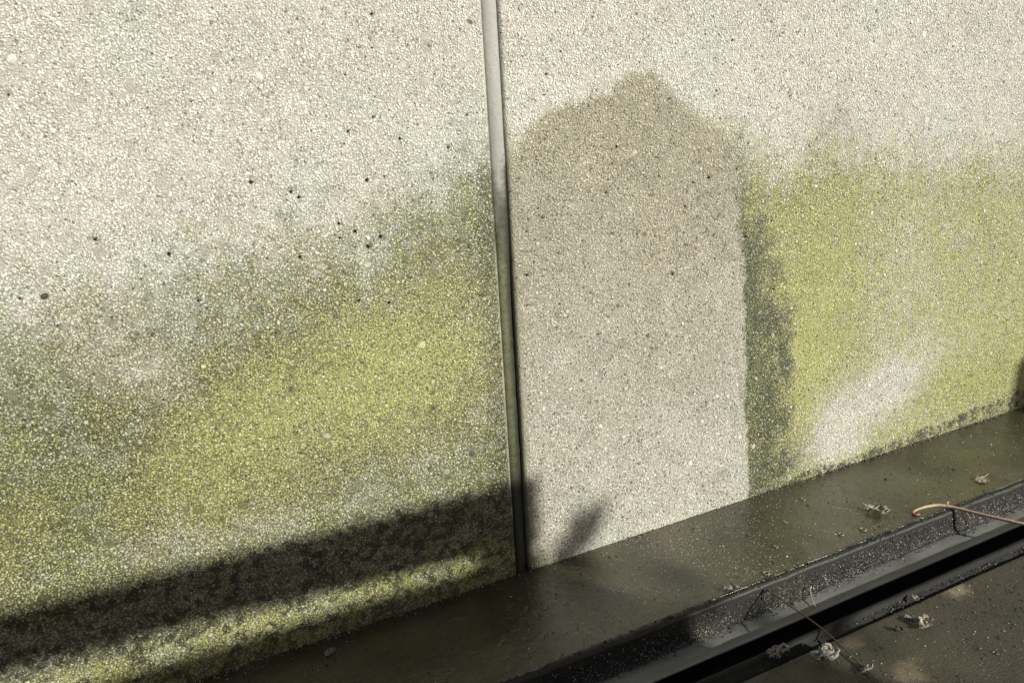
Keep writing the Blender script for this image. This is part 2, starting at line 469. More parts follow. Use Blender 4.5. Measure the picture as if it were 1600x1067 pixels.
def stone_mesh(x, z, r, flat, SIDES):
    """domed irregular stones as one mesh: base ring, shoulder ring, flat cap"""
    n = len(x)
    rot = rng.uniform(0, 2 * np.pi, n)
    asp = rng.uniform(0.62, 1.0, n)
    ang = (np.arange(SIDES) / SIDES * 2 * np.pi)[None, :] + rng.uniform(-0.32, 0.32, (n, SIDES))
    rad = r[:, None] * rng.uniform(0.78, 1.18, (n, SIDES))
    lx = rad * np.cos(ang); lz = rad * np.sin(ang) * asp[:, None]
    cx = lx * np.cos(rot)[:, None] - lz * np.sin(rot)[:, None]
    cz = lx * np.sin(rot)[:, None] + lz * np.cos(rot)[:, None]
    hgt = (r * flat)[:, None]
    tx = rng.uniform(-0.35, 0.35, (n, 1)); tz = rng.uniform(-0.35, 0.35, (n, 1))
    base = np.stack([x[:, None] + cx, np.full((n, SIDES), 0.0016), z[:, None] + cz], -1)
    sh = rng.uniform(0.62, 0.88, (n, SIDES))
    yy = -hgt * rng.uniform(0.75, 1.0, (n, SIDES)) + (tx * cx + tz * cz) * sh * 0.8
    top = np.stack([x[:, None] + cx * sh, np.minimum(yy, -0.0001), z[:, None] + cz * sh], -1)
    V = np.concatenate([base, top], 1).reshape(-1, 3)
    o = (np.arange(n) * SIDES * 2)[:, None]
    i = np.arange(SIDES)
    quads = np.stack([i, (i + 1) % SIDES, (i + 1) % SIDES + SIDES, i + SIDES], -1)[None] + o[:, :, None]
    caps = (i + SIDES)[None] + o
    F = np.concatenate([quads.reshape(n, -1), caps], 1).reshape(-1)
    counts = np.tile(np.array([4] * SIDES + [SIDES]), n)
    return V, F, counts

def stone_fields(x, z, big):
    n = len(x)
    a, h, s, d = stains(x, z)
    t = PALETTE[rng.choice(len(PALETTE), n, p=PWEIGHT)] * rng.uniform(0.86, 1.10, (n, 1))
    zone = fbm(x, z, 0.07, 3, 21.0)[:, None]
    zone2 = fbm(x, z, 0.09, 3, 121.0)[:, None]
    t = t * (1 + 0.16 * zone) * (1 + zone2 * np.array([[0.10, 0.0, -0.04]]))
    u = rng.random(n)
    algae = np.clip(a * (0.60 + 0.55 * u), 0, 1) * np.where(u < 0.08, 0.6, 1)
    hue = np.clip(h + rng.uniform(-0.02, 0.20, n), 0, 1)
    pr = speck_prob(x, z, s)
    soil = np.clip(np.where(rng.random(n) < pr, rng.uniform(0.55, 0.93, n), (0.20 + 0.10 * sstep(0.20, 0.14, z) * (x < 0)) * s), 0, 0.96)  # left band term deepens the cast shadow; the rest is crust and dirt
    damp = np.clip(d * rng.uniform(0.7, 1.2, n), 0, 1)
    return t, algae, hue, soil, damp

def panel(x0, x1, side, sx0, sx1, label):
    me = build_panel(x0, x1, side)
    p = tag(link(bpy.data.objects.new('concrete_panel', me)), label, 'wall panel')
    x, z, r = scatter(sx0, sx1)
    # smooth margin beside the joint, no stones in the pits
    e = -x if side > 0 else x
    marg = (0.0165 if side > 0 else 0.019) + 0.010 * fbm(z * 2, x * 0 + z, 0.03, 3, 14.0)
    k = ((e > marg) | (rng.random(len(x)) < 0.25)) & (e > (0.0150 if side > 0 else 0.0108) + r * 1.15)
    for (px, pz), pr in zip(PITS, PIT_R):
        k &= np.hypot(x - px, z - pz) > pr * 0.9 + r * 0.6
    x, z, r = x[k], z[k], r[k]
    flat = rng.uniform(0.05, 0.23, len(x)) * np.where(r > 0.0032, 0.5, 1.0)
    air_holes(p, x0, x1)
    # the biggest stones are separate parts
    order = np.argsort(-r)[:150]
    sel = np.zeros(len(x), dtype=bool); sel[order] = True
    SIDES = 4
    V, F, C = stone_mesh(x[~sel], z[~sel], r[~sel], flat[~sel], SIDES)
    am = mesh_np('aggregate', V, F, C, smooth=False)
    rep = lambda q: np.repeat(q, SIDES * 2, axis=0)
    t, al, hu, so, da = stone_fields(x[~sel], z[~sel], False)
    low = np.tile(np.array([1] * SIDES + [0]*SIDES), len(t)).astype(np.float32)
    attr(am, 'tone', rep(t) * (1 - 0.10 * low)[:, None]); attr(am, 'algae', np.clip(rep(al) + 0.25 * low * rep(al), 0, 1))
    attr(am, 'hue', np.clip(rep(hu) - 0.16 * low, 0, 1)); attr(am, 'soil', rep(so)); attr(am, 'damp', rep(da))
    am.materials.append(MAT_WALL)
    tag(link(bpy.data.objects.new('aggregate', am), p), 'small washed stones set in the concrete face', kind='stuff')
    t, al, hu, so, da = stone_fields(x[sel], z[sel], True)
    xs, zs, rs, fs = x[sel], z[sel], r[sel], flat[sel]
    for i in range(len(xs)):
        o = bpy.data.objects.new('pebble', PEBBLES[i % len(PEBBLES)])
        link(o, p)
        o.location = (xs[i], 0.0008, zs[i])
        o.rotation_euler = (0, rng.uniform(0, 6.28), 0)
        k_ = rs[i] * 1.05
        o.scale = (k_, k_ * fs[i] * 1.0, k_ * rng.uniform(0.65, 1.0))
        g = rng.random()
        tt = t[i] * (0.55 if g < 0.5 else 0.82)
        o.color = (tt[0], tt[1], tt[2], 1)
        o['algae'] = float(al[i]); o['hue'] = float(hu[i]); o['soil'] = float(so[i]); o['damp'] = float(da[i])
    return p

def pebble_mesh():
    bm = bmesh.new()
    rings = [(1.0, 0.15), (0.93, -0.35), (0.68, -0.80), (0.30, -1.0)]
    S = 9
    rad = rng.uniform(0.82, 1.12, S)
    vs = []
    for rr, y in rings:
        vs.append([bm.verts.new((rr * rad[k] * math.cos(k * 2 * math.pi / S), y + rng.uniform(-0.06, 0.06), rr * rad[k] * math.sin(k * 2 * math.pi / S))) for k in range(S)])
    for a, b in zip(vs[:-1], vs[1:]):
        for k in range(S): bm.faces.new((a[k], a[(k + 1) % S], b[(k + 1) % S], b[k]))
    bm.faces.new(vs[-1])
    bmesh.ops.recalc_face_normals(bm, faces=bm.faces)
    me = bpy.data.meshes.new('pebble'); bm.to_mesh(me); bm.free()
    me.polygons.foreach_set('use_smooth', [True] * len(me.polygons))
    me.materials.append(MAT_PEBBLE)
    return me
PEBBLES = [pebble_mesh() for _ in range(8)]

panel(-2.6, -0.0135, 1, XMIN, -0.0135, 'pale exposed aggregate wall panel left of the joint, green algae over its lower half')
panel(0.0092, 2.8, -1, 0.0092, XMAX, 'pale aggregate wall panel right of the joint with a dome shaped damp patch')

# ------------------------------------------------------------------ sealant in the joint
def sealant():
    zs = np.linspace(-0.05, 2.4, 900)
    prof = [(-0.0150, 0.013), (-0.0136, 0.0052), (-0.0108, 0.0026), (-0.004, 0.0012), (0.003, 0.0012), (0.0076, 0.0026), (0.0092, 0.0055), (0.0105, 0.016)]
    P_ = np.array(prof)
    X = np.repeat(P_[:, 0][:, None], len(zs), 1); Y = np.repeat(P_[:, 1][:, None], len(zs), 1); Z = np.repeat(zs[None], len(prof), 0)
    Y = Y + 0.0010 * fbm(Z * 1.0, X * 8, 0.05, 3, 2.0) + 0.0018 * sstep(0.6, 0.3, Z) * (0.4 + fbm(Z, X * 3, 0.008, 3, 50.0))
    X = X + 0.0012 * fbm(Z, X * 0 + 1, 0.05, 3, 5.0) * (1 + 0 * X)
    Y = Y + 0.0012 * fbm(Z * 1.0, X * 20, 0.018, 3, 15.0)
    Y = Y + 0.0055 * sstep(0.62, 0.45, Z) * sstep(-0.010, 0.004, X)
    V = np.stack([X, Y, Z], -1).reshape(-1, 3)
    F = grid_faces(len(prof), len(zs))
    me = mesh_np('joint_sealant', V, F, np.full(len(F) // 4, 4))
    x, z = V[:, 0], V[:, 2]
    n = fbm(z * 0.6, x * 5, 0.03, 4, 8.0); n3 = fbm(z, x, 0.004, 2, 60.0)
    g = sstep(0.655, 0.555, z + 0.14 * n + 0.07 * n3 - 2.5 * x)
    attr(me, 'algae', g * 0.92); attr(me, 'hue', np.clip(np.interp(z, [0.0, 0.2, 0.5, 0.62], [0.06, 0.24, 0.30, 0.14]) + 0.5 * n3, 0, 1))
    attr(me, 'soil', np.clip(sstep(0.30, 0.06, z) * 0.75 + 0.25 * g + 0.45 * (np.abs(z - 0.59) < 0.035) * sstep(-0.1, 0.2, n3) + 0.30 * g * sstep(0.05, 0.25, n3) + 0.8 * g * sstep(-0.003, 0.005, x + 0.006 * n), 0, 0.93))  # right side term blackens the groove shaded by the panel edge
    attr(me, 'damp', np.clip(0.25 + 0.5 * sstep(0.8, 0.64, z), 0, 1))
    t = NT('weathered_sealant')
    co = t.coords(); fine = t.noise(560, 4, 0.7, co); mid = t.noise(170, 5, 0.65, co)
    c = t.mix(t.attr('damp').outputs['Fac'], t.ramp(mid, [(0.3, (0.25, 0.25, 0.225)), (0.7, (0.33, 0.328, 0.298))]), (0.22, 0.212, 0.185))
    c = t.mix(t.ramp(fine, [(0.33, 1.0), (0.39, 0.0)]), c, (0.10, 0.095, 0.08))
    c = t.mix(t.attr('algae').outputs['Fac'], c, t.ramp(t.math('ADD', t.attr('hue').outputs['Fac'], t.math('MULTIPLY', t.math('SUBTRACT', fine, 0.5), 1.6), True), ALGAE_RAMP))
    c = t.mix(t.attr('soil').outputs['Fac'], c, (0.012, 0.012, 0.008))
    t.out('Base Color', c); t.out('Roughness', 0.55)
    t.bump(t.math('ADD', fine, mid), 0.6, 0.0012)
    me.materials.append(t.m)
    tag(link(bpy.data.objects.new('joint_sealant', me)), 'grey rubbery sealant strip filling the upright joint, turning dark green below', 'sealant')
sealant()

# ------------------------------------------------------------------ ledge, drain channel, deck, ground
def wet_material(name, stops, grain=(6, 90, 90), rough=(0.28, 0.5), green=0.0, bump=0.4, spec=0.5, spots=(), dents=0.0, bdist=0.0012):
    t = NT(name)
    co = t.coords(); big = t.noise(5.5, 5, 0.6, co); fine = t.noise(420, 4, 0.65, co)
    gr = t.noise(14, 5, 0.6, t.coords(grain))
    f = t.math('ADD', t.math('MULTIPLY', big, 0.55), t.math('MULTIPLY', gr, 0.45))
    c = t.ramp(f, stops)
    if green:
        gm = t.noise(9.0, 4, 0.6, t.coords((1, 1.6, 1)))
        c = t.mix(t.math('MULTIPLY', t.ramp(gm, [(0.42, 0.0), (0.62, 1.0)]), green), c, (0.055, 0.056, 0.022))
    for (sx, sy, sr, col, amt) in spots:
        mp = t.new('ShaderNodeMapping'); mp.vector_type = 'TEXTURE'
        mp.inputs['Location'].default_value = (sx, sy, 0); mp.inputs['Scale'].default_value = (sr * 1.5, sr, 1)
        t.link(t.new('ShaderNodeTexCoord').outputs['Object'], mp.inputs['Vector'])
        ln = t.new('ShaderNodeVectorMath', operation='LENGTH'); t.link(mp.outputs['Vector'], ln.inputs[0])
        q = t.math('ADD', ln.outputs['Value'], t.math('MULTIPLY', t.math('SUBTRACT', t.noise(60, 4, 0.6, co), 0.5), 1.6))
        c = t.mix(t.math('MULTIPLY', t.ramp(q, [(0.45, 1.0), (1.0, 0.0)]), amt), c, col)
    c = t.mix(t.math('MULTIPLY', t.ramp(fine, [(0.30, 1.0), (0.42, 0.0)]), 0.6), c, (0.012, 0.011, 0.008))
    c = t.mix(t.math('MULTIPLY', t.ramp(t.noise(700, 2, 0.5, co), [(0.68, 0.0), (0.74, 1.0)]), 0.5), c, (0.22, 0.20, 0.15))
    t.out('Base Color', c)
    t.out('Roughness', t.ramp(t.noise(12, 5, 0.6, co), [(0.3, rough[0]), (0.7, rough[1])]))
    t.out('Specular IOR Level', spec)
    hgt = t.math('ADD', t.math('MULTIPLY', gr, 0.8), t.math('MULTIPLY', fine, 0.6))
    if dents: hgt = t.math('SUBTRACT', hgt, t.math('MULTIPLY', t.ramp(t.noise(75, 3, 0.55, co), [(0.30, 1.0), (0.42, 0.0)]), dents * 2.0))
    t.bump(hgt, bump, bdist)
    return t.m

MAT_LEDGE = wet_material('wet_slimy_ledge', [(0.38, (0.014, 0.013, 0.008)), (0.50, (0.036, 0.032, 0.020)), (0.62, (0.080, 0.068, 0.046))],
                         rough=(0.04, 0.30), green=0.6, bump=0.40, dents=1.2, spec=1.0)
MAT_DECK = wet_material('damp_dark_deck', [(0.30, (0.020, 0.018, 0.012)), (0.55, (0.042, 0.036, 0.024)), (0.75, (0.080, 0.067, 0.046))],
                        grain=(10, 50, 50), rough=(0.4, 0.75), bump=0.9, green=0.25, dents=0.15, bdist=0.0018,
                        spots=((0.548, -0.372, 0.020, (0.24, 0.20, 0.135), 0.75), (0.43, -0.352, 0.012, (0.20, 0.165, 0.11), 0.5), (0.322, -0.380, 0.016, (0.17, 0.135, 0.085), 0.6),
                               (0.341, -0.455, 0.022, (0.19, 0.155, 0.10), 0.55)))
def metal_material(name, base, rough, spec=0.5, moss=1.0):
    t = NT(name)
    co = t.coords(); big = t.noise(14, 5, 0.6, t.coords((1, 5, 5))); fine = t.noise(500, 3, 0.6, co); gm = t.noise(6, 4, 0.6, t.coords((1, 2, 2)))
    c = t.ramp(big, [(0.3, [v * 0.72 for v in base]), (0.7, [v * 1.1 for v in base])])
    c = t.mix(t.math('MULTIPLY', t.ramp(gm, [(0.48, 0.0), (0.64, 0.8)]), moss), c, (0.050, 0.053, 0.024))
    c = t.mix(t.math('MULTIPLY', t.ramp(fine, [(0.34, 1.0), (0.44, 0.0)]), 0.7), c, (0.012, 0.011, 0.009))
    t.out('Base Color', c); t.out('Roughness', rough); t.out('Specular IOR Level', spec)
    t.bump(t.math('ADD', fine, big), 0.5, 0.001)
    return t.m
MAT_LIP = metal_material('worn_dark_rubber_lip', (0.020, 0.020, 0.018), 0.5, 0.25, 0.2)
MAT_FACE = metal_material('grimy_channel_wall', (0.014, 0.014, 0.013), 0.75, 0.2, 0.25)
MAT_SLOT = metal_material('black_shade_slot', (0.008, 0.008, 0.008), 0.5, 0.2, 0.0)  # black stands in for shade over the channel's near half
MAT_FLOOR = metal_material('dull_grey_channel_floor', (0.17, 0.174, 0.165), 0.3, 0.6, 0.5)

def sheet(prof, x0, x1, dx, name, mat, parent=None, amp=0.0006, size=0.03):
    """a strip of cross-section prof (y, z) swept along the wall"""
    xs = np.arange(x0, x1 + dx / 2, dx)
    P_ = np.array(prof)
    X = np.repeat(xs[:, None], len(P_), 1); Y = np.repeat(P_[:, 0][None], len(xs), 0); Z = np.repeat(P_[:, 1][None], len(xs), 0)
    Z = Z + amp * fbm(X, Y, size, 4, 31.0); Y = Y + amp * fbm(X, Y + 3, size, 3, 4.0)
    V = np.stack([X, Y, Z], -1).reshape(-1, 3)
    F = grid_faces(len(xs), len(P_))
    me = mesh_np(name, V, F, np.full(len(F) // 4, 4))
    me.materials.append(mat)
    o = link(bpy.data.objects.new(name, me), parent)
    return o

def fine_y(y0, y1, z, n): return [(float(y), z) for y in np.linspace(y0, y1, n)]
ledge = sheet([(-0.210, -0.03)] + fine_y(-0.2105, 0.02, 0.0, 58), -2.6, 2.8, 0.006, 'ledge', MAT_LEDGE, amp=0.0016, size=0.06)
tag(ledge, kind='structure')

chan = bpy.data.objects.new('drain_channel', None); chan.location = (0, 0, 0)
link(chan); tag(chan, 'dark metal drain channel running along the foot of the ledge', 'drain channel')
def arc(cy, cz, r, a0, a1, n): return [(cy + r * math.cos(math.radians(a)), cz + r * math.sin(math.radians(a))) for a in np.linspace(a0, a1, n)]
sheet([(-0.208, -0.004)] + [(p[0], p[1]) for p in arc(-0.2155, -0.0050, 0.0062, 40, 185, 10)] + [(-0.2225, -0.010)], -2.6, 2.8, 0.006, 'lip', MAT_LIP, chan, 0.0026, 0.03)
sheet([(-0.2220, -0.008), (-0.2250, -0.016), (-0.2272, -0.024), (-0.2290, -0.030), (-0.2320, -0.0355), (-0.2345, -0.0372)], -2.6, 2.8, 0.006, 'side_wall', MAT_FACE, chan, 0.0016, 0.015)
sheet(fine_y(-0.231, -0.2700, -0.040, 10) + [(-0.2708, -0.0406), (-0.2711, -0.0420)], -2.6, 2.8, 0.006, 'channel_floor', MAT_FLOOR, chan, 0.0004, 0.05)
sheet([(-0.2709, -0.0415), (-0.2712, -0.085), (-0.300, -0.0855), (-0.3345, -0.085), (-0.3347, -0.040)], -2.6, 2.8, 0.02, 'slot', MAT_SLOT, chan, 0.0004, 0.05)  # extra depth keeps the shaded near half of the channel dark
sheet([(-0.2985, -0.0860), (-0.2990, -0.0400), (-0.3002, -0.0385), (-0.3014, -0.0400), (-0.3019, -0.0860)], -2.6, 2.8, 0.02, 'ridge', MAT_SLOT, chan, 0.0003, 0.03)
sheet([(-0.3345, -0.042), (-0.3348, -0.006)] + arc(-0.3400, -0.0030, 0.0048, 0, 165, 9) + [(-0.3462, -0.0055), (-0.3590, -0.0060), (-0.3605, -0.0130)], -2.6, 2.8, 0.006, 'rim', MAT_FACE, chan, 0.0012, 0.02)

def deck():
    xs = np.concatenate([np.linspace(-5, 0.0, 30)[:-1], np.arange(0.0, 1.3, 0.005), np.linspace(1.3, 7, 30)])
    ys = np.concatenate([[-0.3615, -0.3625, -0.3645], np.arange(-0.368, -0.62, -0.005), np.linspace(-0.62, -3.6, 30)[1:]])
    X, Y = np.meshgrid(xs, ys, indexing='ij')
    Z = -0.001 + 0.0022 * fbm(X, Y, 0.05, 4, 71.0) + 0 * X
    Z[:, 0] -= 0.02; Z[:, 1] -= 0.003
    V = np.stack([X, Y, Z], -1).reshape(-1, 3)
    F = grid_faces(len(xs), len(ys))
    me = mesh_np('deck', V, F, np.full(len(F) // 4, 4)); me.materials.append(MAT_DECK)
    tag(link(bpy.data.objects.new('deck', me)), kind='structure')
deck()

def ground():
    t = NT('bare_ground'); n = t.noise(3.0, 6, 0.6, t.coords())
    t.out('Base Color', t.ramp(n, [(0.3, (0.05, 0.045, 0.035)), (0.7, (0.10, 0.09, 0.07))])); t.out('Roughness', 0.9)
    me = bpy.data.meshes.new('ground')
    me.from_pydata([(-200, -200, -0.25), (200, -200, -0.25), (200, 200, -0.25), (-200, 200, -0.25)], [], [(0, 1, 2, 3)])
    me.materials.append(t.m)
    tag(link(bpy.data.objects.new('ground', me)), kind='structure')
ground()

# ------------------------------------------------------------------ slatted screens behind the camera that throw the shadow bands
T_SCREEN = 3.0
OFF = -LIGHT * T_SCREEN
def simple(name, base, rough=0.7, scale=60, stretch=(1, 1, 1), var=0.35, bump=0.3, bd=0.001):
    t = NT(name); n = t.noise(scale, 5, 0.6, t.coords(stretch))
    t.out('Base Color', t.ramp(n, [(0.3, [v * (1 - var) for v in base]), (0.7, [v * (1 + var) for v in base])])); t.out('Roughness', rough)
    t.bump(n, bump, bd); return t.m
MAT_TIMBER = simple('grey_timber', (0.20, 0.165, 0.12), 0.75, 12, (1, 12, 12))

def box(name, x0, x1, y0, y1, z0, z1, mat, parent, bev=0.003):
    bm = bmesh.new(); bmesh.ops.create_cube(bm, size=1.0)
    for v in bm.verts:
        v.co = ((x0 + x1) / 2 + v.co.x * (x1 - x0), (y0 + y1) / 2 + v.co.y * (y1 - y0), (z0 + z1) / 2 + v.co.z * (z1 - z0))
    bmesh.ops.bevel(bm, geom=list(bm.edges), offset=bev, segments=2, affect='EDGES')
    me = bpy.data.meshes.new(name); bm.to_mesh(me); bm.free(); me.materials.append(mat)
    return link(bpy.data.objects.new(name, me), parent)

def screen(xa, xb, label, posts, taper=1.0):
    """xa..xb and heights are given where the shadow lands on the wall"""
    o = bpy.data.objects.new('slatted_screen', None); o.location = (xa + OFF.x, OFF.y, 0.0)
    link(o); tag(o, label, 'screen')
    bands = [(0.166, 0.048)]
    z = 0.033
    while z + OFF.z > 0.10:
        bands.append((z, z - 0.110)); z -= 0.110 + 0.010
    for hi, lo in bands:
        b = box('board', 0, xb - xa, -0.010, 0.010, lo + OFF.z, hi + OFF.z, MAT_TIMBER, o)
        if hi > 0.1:
            for v in b.data.vertices:                 # taper added to the cap board to widen the lit gap in its shadow
                f = np.clip((xb - xa - v.co.x) / 0.7, 0, 4)
                v.co.z += (0.010 if v.co.z > (lo + hi) / 2 + OFF.z else 0.058) * f * taper
        elif hi > 0:
            for v in b.data.vertices:
                if v.co.z > (lo + hi) / 2 + OFF.z: v.co.z += 0.012 * np.clip((xb - xa - v.co.x) / 0.7, 0, 4) * taper
    for px in posts:
        box('post', px - xa - 0.035, px - xa + 0.035, -0.075, -0.012, 0.0, 0.15 + OFF.z, MAT_TIMBER, o)
    return o
screen(-2.6, 0.030, 'slatted timber screen out of frame that shades the left panel foot', (-2.3, -1.1, -0.004))
screen(1.285, 3.4, 'slatted timber screen out of frame that shades the far right wall foot', (1.325, 2.5, 3.2), 0.0)

# ------------------------------------------------------------------ leaves, twigs, crumbs
def tube(name, pts, radii, mat, parent=None, sides=7, wob=0.0):
    P_ = [Vector(p) for p in pts]
    bm = bmesh.new(); prev = None
    up = Vector((0, 0, 1))
    for i, p in enumerate(P_):
        d = (P_[min(i + 1, len(P_) - 1)] - P_[max(i - 1, 0)]).normalized()
        a = d.cross(up); a = a.normalized() if a.length > 1e-4 else Vector((1, 0, 0)); b = d.cross(a)
        ring = []
        for k in range(sides):
            t = k * 2 * math.pi / sides; r = radii[i] * (1 + random.uniform(-wob, wob))
            ring.append(bm.verts.new(p + a * math.cos(t) * r + b * math.sin(t) * r))
        if prev:
            for k in range(sides): bm.faces.new((prev[k], prev[(k + 1) % sides], ring[(k + 1) % sides], ring[k]))
        else: bm.faces.new(ring[::-1])
        prev = ring
    bm.faces.new(prev)
    me = bpy.data.meshes.new(name); bm.to_mesh(me); bm.free()
    me.polygons.foreach_set('use_smooth', [True] * len(me.polygons)); me.materials.append(mat)
    return link(bpy.data.objects.new(name, me), parent)

def spline(ctrl, n):
    C = [Vector(c) for c in ctrl]; C = [C[0] * 2 - C[1]] + C + [C[-1] * 2 - C[-2]]
    out = []
    m = len(C) - 3
    for q in range(n):
        u = q / (n - 1) * m; i = min(int(u), m - 1); t = u - i
        a, b, c, d = C[i:i + 4]
        out.append(0.5 * ((2 * b) + (c - a) * t + (2 * a - 5 * b + 4 * c - d) * t * t + (3 * b - a - 3 * c + d) * t ** 3))
    return out

MAT_STICK = simple('pale_dry_stick', (0.36, 0.27, 0.19), 0.65, 300, (1, 1, 1), 0.35, 0.6)
MAT_TWIG = simple('dark_thin_twig', (0.085, 0.062, 0.038), 0.6, 300)
MAT_LEAF = simple('dead_leaf', (0.26, 0.23, 0.165), 0.75, 260, (1, 1, 1), 0.5, 0.8)
MAT_FLUFF = simple('withered_seed_fluff', (0.20, 0.185, 0.155), 0.8, 400, (1, 1, 1), 0.6, 0.8)
MAT_CRUMB = simple('dark_crumb', (0.022, 0.019, 0.012), 0.45, 500, (1, 1, 1), 0.5, 0.6)
MAT_GRIT = simple('pale_grit', (0.50, 0.47, 0.38), 0.35, 500)
MAT_GREEN = simple('green_leaf', (0.06, 0.10, 0.03), 0.5, 40)

# pale stick: rests on the ledge and leans out over the channel
sp = spline([(0.681, -0.191, 0.0022), (0.689, -0.1915, 0.0052), (0.712, -0.1955, 0.0075), (0.735, -0.203, 0.0068), (0.752, -0.222, 0.0056),
             (0.770, -0.262, 0.0060), (0.792, -0.308, 0.0070), (0.815, -0.345, 0.0070), (0.850, -0.400, 0.0040), (0.880, -0.450, 0.0030)], 46)
st = bpy.data.objects.new('dry_stick', None); st.location = (0, 0, 0); link(st)
tag(st, 'pale curved dry stick with a reddish hooked tip lying across the channel', 'stick')
tube('stem', sp, [0.0018 + 0.0011 * math.sin(min(i, 20) / 20 * 1.6) + random.uniform(-0.0002, 0.0003) for i in range(46)], MAT_STICK, st, 8, 0.10)
MAT_TIP = simple('reddish_stick_tip', (0.25, 0.10, 0.07), 0.6, 300)
tip = tube('hooked_tip', spline([(0.684, -0.1912, 0.0035), (0.679, -0.1925, 0.0024), (0.680, -0.1985, 0.0018), (0.6865, -0.2015, 0.0024)], 12), [0.0021, 0.0024, 0.0024, 0.0021, 0.0020, 0.0019, 0.0018, 0.0018, 0.0018, 0.0019, 0.0016, 0.001], MAT_TIP, st, 7, 0.18)
tip['label'] = 'reddish hooked end of the stick'
tube('side_shoot', spline([(0.757, -0.232, 0.006), (0.763, -0.240, -0.004), (0.760, -0.246, -0.010), (0.756, -0.245, -0.012)], 10), [0.0008] * 10, MAT_STICK, st, 5, 0.1)
tube('bud', spline([(0.744, -0.211, 0.009), (0.747, -0.209, 0.0115), (0.751, -0.210, 0.0115)], 6), [0.0014, 0.0016, 0.0017, 0.0014, 0.0012, 0.0006], MAT_STICK, st, 6, 0.2)

tw = bpy.data.objects.new('thin_twig', None); link(tw)
tag(tw, 'thin dark twig bridging the channel from the lip to the deck', 'twig')
tube('stem', spline([(0.3095, -0.2265, -0.0045), (0.3070, -0.262, -0.0015), (0.3055, -0.300, 0.0010), (0.3020, -0.342, 0.0045), (0.2975, -0.382, 0.0040), (0.2900, -0.430, 0.0022), (0.2840, -0.470, 0.0020)], 30),
     [0.0011 + random.uniform(-0.0001, 0.00018) for _ in range(30)], MAT_TWIG, tw, 6, 0.1)
tube('stub', spline([(0.3095, -0.2265, -0.0045), (0.3045, -0.2275, -0.010), (0.3015, -0.229, -0.017), (0.3035, -0.2315, -0.020)], 9), [0.0011] * 9, MAT_TWIG, tw, 6, 0.1)

straw = tube('straw_stalk', spline([(0.376, -0.262, -0.037), (0.384, -0.247, -0.033), (0.389, -0.238, -0.026), (0.394, -0.236, -0.0225)], 12), [0.0008] * 8 + [0.0010, 0.0014, 0.0015, 0.0009], MAT_STICK, None, 6, 0.15)
tag(straw, 'tiny pale straw stalk standing in the grey channel floor', 'straw')
straw2 = tube('straw_stalk', spline([(0.888, -0.170, 0.0018), (0.905, -0.171, 0.0024), (0.925, -0.166, 0.0016)], 10), [0.0007] * 10, MAT_STICK, None, 5, 0.15)
tag(straw2, 'short pale straw lying on the far end of the ledge', 'straw')
stub = tube('short_thorn', spline([(0.5875, -0.214, 0.004), (0.590, -0.217, 0.006), (0.590, -0.223, 0.0035), (0.589, -0.226, -0.010)], 8), [0.0007] * 8, MAT_CRUMB, None, 5)
tag(stub, 'short black thorn hooked over the channel lip below the curled leaf', 'thorn')

def thicken(bm, th):
    bm.normal_update()
    old = list(bm.faces); ov = list(bm.verts)
    nm = {v: bm.verts.new(v.co - v.normal * th) for v in ov}
    bnd = [tuple(e.verts) for e in bm.edges if len(e.link_faces) == 1]
    for f in old: bm.faces.new([nm[v] for v in reversed(f.verts)])
    for a, b in bnd:
        try: bm.faces.new((a, b, nm[b], nm[a]))
        except ValueError: pass

def crumpled(name, loc, size, seed, mat, label, cat, flat=0.5, rotz=0.0, curl=1.0, holes=0.0):
    """a curled, torn scrap of dead leaf: a thick sheet folded on itself"""
    r = random.Random(seed)
    nu, nv = 18, 12
    bm = bmesh.new(); vs = {}
    ph = [r.uniform(0, 6.28) for _ in range(8)]
    for i in range(nu):
        for j in range(nv):
            u = i / (nu - 1) * 2 - 1; v = j / (nv - 1) * 2 - 1
            w = math.sqrt(max(0.02, 1 - abs(u) ** 2.2)) * (1 + 0.22 * math.sin(7 * u + ph[0]) + 0.14 * math.sin(13 * u + ph[1]))
            th = v * 1.5 * curl
            x = u + 0.10 * math.sin(4 * v + ph[2])
            y = math.sin(th) / max(curl, 0.3) * 0.55 * w
            z = (1 - math.cos(th)) * 0.42 * w / max(curl, 0.3) + 0.16 * math.sin(5 * u + 2 * v + ph[3]) + 0.10 * math.sin(9 * u - 6 * v + ph[4]) + 0.06 * math.sin(17 * v + 11 * u + ph[5]) + r.uniform(-0.05, 0.05)
            vs[i, j] = bm.verts.new((x * size, y * size, (z * flat) * size))
    for i in range(nu - 1):
        for j in range(nv - 1):
            edge = i in (0, nu - 2) or j in (0, nv - 2)
            if r.random() < (holes + (0.18 if edge else 0)): continue
            bm.faces.new((vs[i, j], vs[i + 1, j], vs[i + 1, j + 1], vs[i, j + 1]))
    bmesh.ops.delete(bm, geom=[v for v in bm.verts if not v.link_faces], context='VERTS')
    thicken(bm, 0.0006)
    zmin = min(v.co.z for v in bm.verts)
    for v in bm.verts: v.co.z -= zmin
    me = bpy.data.meshes.new(name); bm.to_mesh(me); bm.free()
    me.materials.append(mat)
    o = link(bpy.data.objects.new(name, me)); o.location = loc; o.rotation_euler = (r.uniform(-0.1, 0.1), r.uniform(-0.1, 0.1), rotz)
    tag(o, label, cat)
    return o

